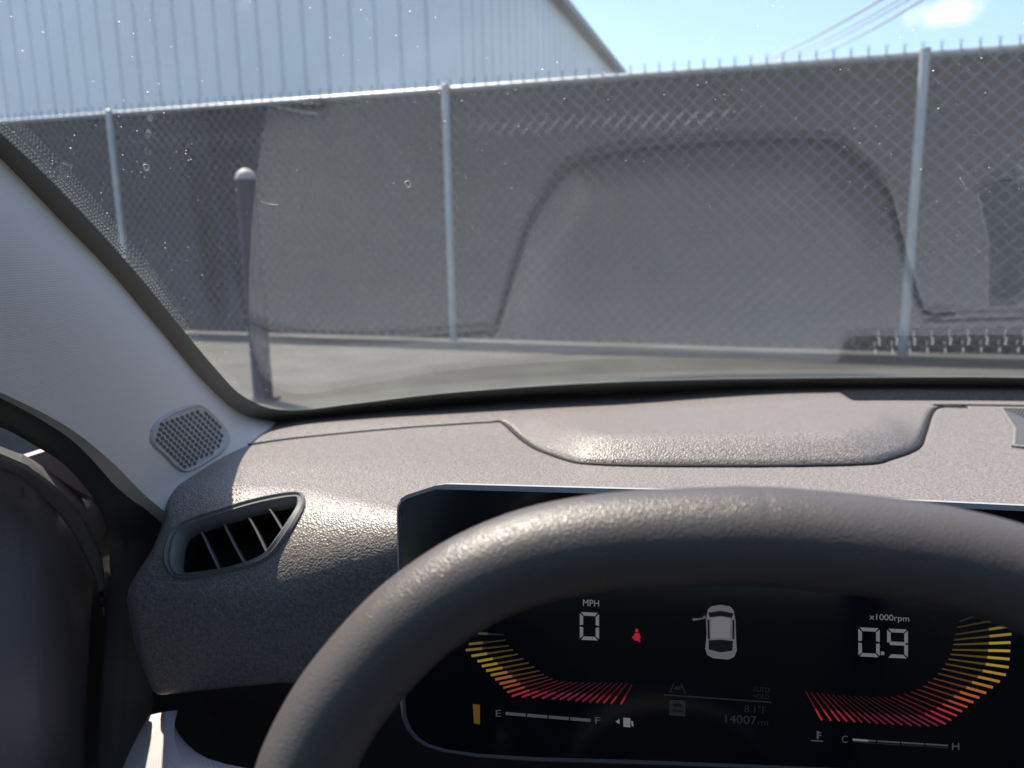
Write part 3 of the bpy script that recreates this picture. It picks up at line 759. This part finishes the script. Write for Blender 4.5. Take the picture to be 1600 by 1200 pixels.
# ---------------- display panel
SN_ = Vector((0, -math.cos(R(14)), math.sin(R(14)))); SP_ = Vector((0, 0.43, -0.14))
def scp(x, y, up=0.0): return at_pl(x, y, SP_, SN_)+SN_*up
SC = [(695, 757), (1100, 768), (1600, 791), (2400, 835), (2400, 1260), (1600, 1215), (1000, 1197), (830, 1191), (740, 1184), (690, 1176), (662, 1167), (646, 1156), (634, 1141), (627, 1122), (625, 1100), (619, 802), (620, 790), (625, 781), (634, 775), (680, 759.5)]
m = MB()
Lp = [scp(x, y) for x, y in SC]; cc = sum(Lp, Vector())/len(Lp)
r0 = [p for p in Lp]; r1 = [p-SN_*0.012 for p in Lp]; ri_ = [p+(cc-p).normalized()*0.0035 for p in Lp]
m.grid([ri_, [p+SN_*.0008 for p in lerpL] if False else [q+SN_*0.0006 for q in [p+(cc-p).normalized()*0.0015 for p in Lp]], [p-SN_*0.001 for p in Lp], r1], cv=True)
m.prism([p-SN_*0.012 for p in Lp], -SN_*0.002)
disp = m.build('instrument_display', BEZEL, car, ang=30)
m = MB(); m.prism([p-SN_*0.0002 for p in ri_], -SN_*0.008); m.build('display_glass', BLACK, disp, smooth=False)
m = MB(); tl_ = [(626, 779.5), (636, 773), (681, 758.5), (697, 756.2), (1100, 767), (1600, 790), (2400, 834)]
ta = [scp(x, y, 0.0012) for x, y in tl_]; tb = [scp(x, y+(8.5 if i > 2 else 6), 0.0006) for i, (x, y) in enumerate(tl_)]
m.grid([ta, tb, [p-SN_*0.003 for p in tb], [p-SN_*0.012 for p in ta]], cu=True); m.build('top_trim', SILV, disp, ang=30)
W1 = lit('display_white', (0.62, 0.62, 0.68), 0.42); W2 = lit('display_dim_grey', (0.5, 0.5, 0.6), 0.024); W3 = lit('display_grey', (0.6, 0.6, 0.68), 0.16)
def on_screen(polys, name, matr, par, up=0.0006):
    m = MB()
    for pl in polys: m.prism([scp(x, y, up) for x, y in pl], -SN_*0.0004)
    return m.build(name, matr, par, smooth=False)
def text(s, x0, y0, x1, y1, matr, name='lettering', slope=0.055, par=None):
    """s fills the box; the baseline falls to the right by slope"""
    cu = bpy.data.curves.new('t', 'FONT'); cu.body = s; o = bpy.data.objects.new('t', cu); COL.objects.link(o)
    bpy.context.view_layer.update()
    me = bpy.data.meshes.new_from_object(o.evaluated_get(bpy.context.evaluated_depsgraph_get()))
    vx = [v.co.x for v in me.vertices]; vy = [v.co.y for v in me.vertices]; a, b, c, d = min(vx), max(vx), min(vy), max(vy)
    if d-c < 0.5: c = min(c, 0)
    m = MB()
    for v in me.vertices:
        x = lerp(x0, x1, (v.co.x-a)/(b-a)); y = lerp(y1, y0, (v.co.y-c)/(d-c))+slope*(x-(x0+x1)/2); m.vert(scp(x, y, 0.0006))
    for p in me.polygons: m.face(*p.vertices)
    n = m.build(name, matr, par or disp, smooth=False, fix=False)
    bpy.data.objects.remove(o); bpy.data.curves.remove(cu); bpy.data.meshes.remove(me); return n
# seven-segment digits
def seg7(x0, y0, x1, y1, segs, slope=0.05, t=5.0):
    w_, h_ = x1-x0, y1-y0; ym = (y0+y1)/2; g = 1.2; c = t*0.55
    P = {'a': [(x0+g+c*.3, y0), (x1-g-c*.3, y0), (x1-t-g, y0+t), (x0+t+g, y0+t)], 'd': [(x0+t+g, y1-t), (x1-t-g, y1-t), (x1-g-c*.3, y1), (x0+g+c*.3, y1)],
         'f': [(x0, y0+g+c*.3), (x0+t, y0+t+g), (x0+t, ym-g-1), (x0, ym-g)], 'e': [(x0, ym+g), (x0+t, ym+g+1), (x0+t, y1-t-g), (x0, y1-g-c*.3)],
         'b': [(x1, y0+g+c*.3), (x1, ym-g), (x1-t, ym-g-1), (x1-t, y0+t+g)], 'c': [(x1, ym+g), (x1, y1-g-c*.3), (x1-t, y1-t-g), (x1-t, ym+g+1)],
         'g': [(x0+t, ym-t*.5), (x1-t, ym-t*.5), (x1-t*.6, ym), (x1-t, ym+t*.5), (x0+t, ym+t*.5), (x0+t*.6, ym)]}
    return [[(x, y+slope*(x-x0)) for x, y in P[s]] for s in segs]
text('MPH', 911, 937, 936, 947, W1, 'speed_unit')
on_screen(seg7(906, 956, 936, 999, 'abcdef', t=5.2), 'speed_digit', W1, disp)
text('x1000rpm', 1358, 960, 1420, 972, W1, 'engine_speed_unit')
on_screen(seg7(1341, 980, 1374, 1025, 'abcdef', t=5.2)+seg7(1386, 982, 1418, 1027, 'abcdfg', t=5.2)+[[(1376, 1018), (1381, 1018), (1381, 1023), (1376, 1023)]], 'engine_speed_digits', W1, disp)
# seat-belt lamp: head, body, strap
RED = lit('warning_red', (0.85, 0.02, 0.05), 0.75)
def disc(cx, cy, rx, ry, n=14): return [(cx+rx*math.cos(2*math.pi*i/n), cy+ry*math.sin(2*math.pi*i/n)) for i in range(n)]
on_screen([disc(995, 985, 2.6, 3), [(992, 989), (999, 989), (1001, 996), (998, 1001), (991, 1000), (989, 995)], [(987, 996), (989, 994), (1001, 1001), (1000, 1003)]], 'seat_belt_lamp', RED, disp)
# car icon from above with its left door open
IW = lit('car_icon_body', (0.62, 0.60, 0.68), 0.30); IWd = lit('car_icon_roof', (0.62, 0.60, 0.68), 0.42); IK = lit('car_icon_glass', (0.02, 0.02, 0.03), 0.05)
ic = [(1106, 952), (1112, 947), (1126, 945), (1140, 947), (1146, 953), (1149, 970), (1150, 1000), (1151, 1016), (1147, 1026), (1138, 1030), (1114, 1028), (1105, 1023), (1102, 1014), (1104, 990), (1103, 966)]
icn = on_screen([ic], 'car_icon', IW, disp)
on_screen([[(1106, 957), (1126, 954), (1146, 958), (1143, 965), (1126, 962), (1109, 964)], [(1107, 1000), (1126, 999), (1145, 1001), (1144, 1016), (1126, 1019), (1107, 1014)], [(1105, 968), (1108, 968), (1109, 998), (1106, 998)], [(1144, 968), (1147, 968), (1147, 998), (1144, 998)]], 'icon_windows', IK, icn, 0.0008)
on_screen([[(1111, 966), (1126, 964), (1141, 967), (1140, 997), (1126, 996), (1111, 997)]], 'icon_roof', IWd, icn, 0.0009)
on_screen([[(1098, 963), (1102, 961), (1102, 966), (1083, 970), (1081, 966), (1098, 965)]], 'icon_open_door', lit('icon_door', (0.6, 0.6, 0.66), 0.2), icn, 0.0008)
# dim messages
text('AUTO', 1176, 1073, 1202, 1081, W2, 'auto_hold_lamp'); text('HOLD', 1177, 1084, 1201, 1091, W2, 'auto_hold_lamp')
text('8.1°F', 1163, 1102, 1197, 1113, W2, 'outside_temperature'); text('14007', 1133, 1117, 1182, 1130, lit('odometer_grey', (.5, .5, .6), .05), 'odometer'); text('mi', 1184, 1124, 1200, 1132, W2, 'odometer_unit')
on_screen([[(1037, 1084), (1205, 1096), (1205, 1098), (1037, 1086)]], 'divider_line', lit('line_grey', (.5, .5, .6), .035), disp)
on_screen([[(1045, 1082), (1052, 1068), (1054, 1068), (1048, 1082)], [(1063, 1068), (1065, 1068), (1072, 1083), (1069, 1083)], [(1054, 1072), (1063, 1072), (1064, 1077), (1053, 1077)]], 'lane_assist_lamp', W2, disp)
on_screen([[(1046, 1093), (1071, 1094), (1071, 1119), (1046, 1117)]], 'park_lamp', lit('park_grey', (.5, .5, .6), .03), disp)
on_screen([[(1052, 1098), (1065, 1099), (1065, 1104), (1052, 1103)], [(1050, 1108), (1067, 1109), (1067, 1112), (1050, 1111)]], 'park_lamp_cutout', IK, disp, 0.0008)
# fuel and coolant scales
text('E', 775, 1109, 783, 1119, W3, 'empty_mark', 0); text('F', 930, 1120, 938, 1130, W3, 'full_mark', 0)
def scale_bar(xa, ya, xb, yb_, n, h, e):
    for i in range(n):
        t0 = i/n+0.008; t1 = (i+1)/n-0.008; x0, x1 = lerp(xa, xb, t0), lerp(xa, xb, t1); y0, y1 = lerp(ya, yb_, t0), lerp(ya, yb_, t1)
        on_screen([[(x0, y0), (x1, y1), (x1, y1+h), (x0, y0+h)]], 'scale_segment', e, disp)
scale_bar(789, 1112, 924, 1123, 4, 4.6, W3)
PU = [[(974, 1121), (985, 1122), (985, 1136), (974, 1135)], [(986, 1126), (989, 1127), (990, 1134), (987, 1134)], [(962, 1127), (968, 1123), (968, 1131)]]
on_screen(PU, 'fuel_pump_mark', W1, disp)
text('C', 1315, 1149, 1324, 1160, W3, 'cold_mark', 0); text('H', 1487, 1160, 1498, 1171, W3, 'hot_mark', 0)
scale_bar(1332, 1154, 1482, 1163.5, 4, 2.0, W3); scale_bar(1332, 1157.5, 1482, 1167, 4, 2.0, W2)
on_screen([[(1332, 1153.6), (1356, 1155.2), (1356, 1158), (1332, 1156.5)]], 'coolant_level', W1, disp, 0.0008)
on_screen([[(1276, 1142), (1279, 1142), (1279, 1154), (1276, 1154)], [(1279, 1144), (1283, 1144), (1283, 1145.4), (1279, 1145.4)], [(1279, 1148), (1283, 1148), (1283, 1149.4), (1279, 1149.4)], [(1267, 1156), (1286, 1157), (1286, 1158.4), (1267, 1157.4)]], 'coolant_mark', W3, disp)
on_screen([[(739, 1100), (750, 1101), (750, 1131), (741, 1130)]], 'amber_lamp', lit('amber', (0.75, 0.38, 0.03), 0.22), disp)
# fans of gauge bars
def z6(l): return [(600+a/3.2, 890+b/3.2) for a, b in l]
def z7(l): return [(1000+a/2.6667, 890+b/2.6667) for a, b in l]
LO = z6([(470, 318), (425, 372), (410, 402), (438, 431), (468, 458), (490, 482), (512, 505), (535, 527), (557, 548), (578, 570), (597, 590), (617, 612), (640, 632), (690, 636), (740, 640), (790, 643), (840, 647), (880, 649), (918, 652), (957, 656), (992, 659), (1028, 662), (1062, 664), (1097, 666), (1135, 669), (1185, 671)])
LI = z6([(600, 325), (610, 352), (625, 380), (645, 400), (670, 422), (697, 445), (725, 465), (752, 485), (778, 505), (800, 522), (820, 535), (843, 545), (868, 555), (905, 558), (940, 560), (970, 560), (1000, 562), (1030, 562), (1060, 562), (1090, 562), (1115, 563), (1140, 563), (1165, 565), (1190, 566), (1215, 568), (1240, 574)])
RO = z7([(1480, 162), (1525, 200), (1540, 235), (1545, 268), (1542, 303), (1540, 338), (1538, 372), (1534, 406), (1522, 438), (1497, 466), (1468, 490), (1440, 513), (1412, 533), (1387, 552), (1362, 572), (1340, 590), (1318, 608), (1295, 626), (1272, 642), (1240, 650), (1205, 652), (1168, 651), (1130, 649), (1092, 647), (1056, 645), (1022, 643), (990, 641), (958, 638), (926, 636), (895, 634), (862, 632), (830, 630), (795, 628), (757, 626)])
RI = z7([(1330, 215), (1320, 240), (1312, 270), (1308, 292), (1305, 312), (1300, 333), (1293, 352), (1284, 372), (1272, 392), (1258, 412), (1242, 432), (1222, 452), (1200, 468), (1178, 484), (1155, 498), (1128, 508), (1100, 518), (1072, 525), (1045, 529), (1018, 531), (992, 531), (966, 530), (940, 528), (916, 527), (892, 526), (868, 525), (846, 524), (824, 522), (802, 520), (780, 518), (758, 515), (736, 512), (712, 510), (690, 506)])
def hue(t):
    k = [(0, (0.10, 0.18, 0.10)), (0.07, (0.45, 0.30, 0.06)), (0.14, (0.80, 0.62, 0.06)), (0.26, (0.80, 0.42, 0.05)), (0.36, (0.80, 0.20, 0.06)), (0.5, (0.75, 0.04, 0.07)), (0.62, (0.40, 0.03, 0.10)), (0.85, (0.42, 0.02, 0.06)), (1, (0.75, 0.03, 0.06))]
    for (a, ca), (b, cb) in zip(k, k[1:]):
        if t <= b: f = (t-a)/(b-a); return tuple(lerp(p, q, f) for p, q in zip(ca, cb))
    return k[-1][1]
for O, I, nm, gain in ((LO, LI, 'speed_gauge_bar', 0.55), (RO, RI, 'engine_speed_gauge_bar', 0.8)):
    n = len(O)
    for i in range(n):
        t = i/(n-1); a, b = Vector((*O[i], 0)), Vector((*I[i], 0)); d = b-a; nn = Vector((-d.y, d.x, 0)).normalized()*(1.9 if t < 0.40 else 1.5)
        mid_ = a+d*0.38; c = hue(t)
        dim = 0.5 if (0.55 < t < 0.85 and nm[0] == 'e') else 1.0
        q = [a+nn, mid_+nn*.95, mid_-nn*.95, a-nn]; q2 = [mid_+nn*.8, b+nn*.45, b-nn*.45, mid_-nn*.8]
        m = MB(); m.cur = 0; m.prism([scp(p.x, p.y, .0006) for p in q], -SN_*.0004); m.cur = 1; m.prism([scp(p.x, p.y, .0006) for p in q2], -SN_*.0004)
        m.build(nm, [lit('bar_bright', c, gain*dim), lit('bar_dim', c, gain*dim*0.22)], disp, smooth=False)

# ---------------- steering wheel
TI = R(20); WN = Vector((0, -math.cos(TI), math.sin(TI)))
W0 = ray(1150, 838)*0.262
MIDL = [(452, 1290), (470, 1230), (486, 1180), (522, 1112), (568, 1050), (625, 988), (680, 943), (745, 903), (820, 872), (900, 853), (1000, 842), (1150, 837), (1290, 842), (1400, 851), (1500, 866), (1600, 888)]
uu = Vector((1, 0, 0)); vv = WN.cross(uu)
if vv.z < 0: vv = -vv
P2 = []
for x, y in MIDL: P = at_pl(x, y, W0, WN)-W0; P2.append((P.dot(uu), P.dot(vv)))
# centre of the wheel below its top, outline mirrored about the column
xt = 0.047-W0.x
Lh = [p for p in P2 if p[0] < xt-0.002]
full = Lh+[(xt, max(p[1] for p in P2))]+[(2*xt-a, b) for a, b in Lh[::-1]]
x_l, y_l = Lh[0]; Rw = xt-x_l
low = []
for k in range(1, 20):
    a = math.pi*k/20; low.append((xt+Rw*math.cos(a)*1.0, y_l-0.02-(0.185)*math.sin(a)))
loop2 = full+low
path = spline([W0+uu*a+vv*b for a, b in loop2], 6, True)
print('wheel half width', Rw, 'top', P2[11], 'path', len(path))
m = MB(); m.tube(path, 0.0163, 28, closed=True, up=WN, ell=(1.0, 1.12))
swh = m.build('steering_wheel', LEATH, car, ang=0)
WC = W0+uu*xt+vv*(-0.250)
m = MB(); hubr = []
for (rr_, dz) in ((0.02, 0.02), (0.06, 0.018), (0.078, 0.008), (0.082, -0.01), (0.075, -0.035), (0.02, -0.04)):
    hubr.append([WC+uu*rr_*1.1*math.cos(t*math.pi/16)+vv*rr_*0.85*math.sin(t*math.pi/16)+WN*dz for t in range(32)])
m.grid(hubr, cv=True); m.build('hub', DASHLOW, swh)
for sg_ in (-1, 1):
    m = MB(); m.tube([WC+uu*sg_*0.06, WC+uu*sg_*0.11-vv*0.004-WN*.004, WC+uu*sg_*(Rw-0.004)], 0.017, 12, up=WN, ell=(1, .5)); m.build('spoke', DASHLOW, swh)
m = MB(); m.tube([WC-vv*0.06, WC-vv*0.15], 0.018, 12, up=WN, ell=(1, .5)); m.build('spoke', DASHLOW, swh)
m = MB(); m.tube([WC-vv*0.02-WN*0.03, WC-vv*0.05-WN*0.10, WC-vv*0.10-WN*0.22], lambda t: 0.045+0.005*t, 20); m.build('steering_column', DASHLOW, car)
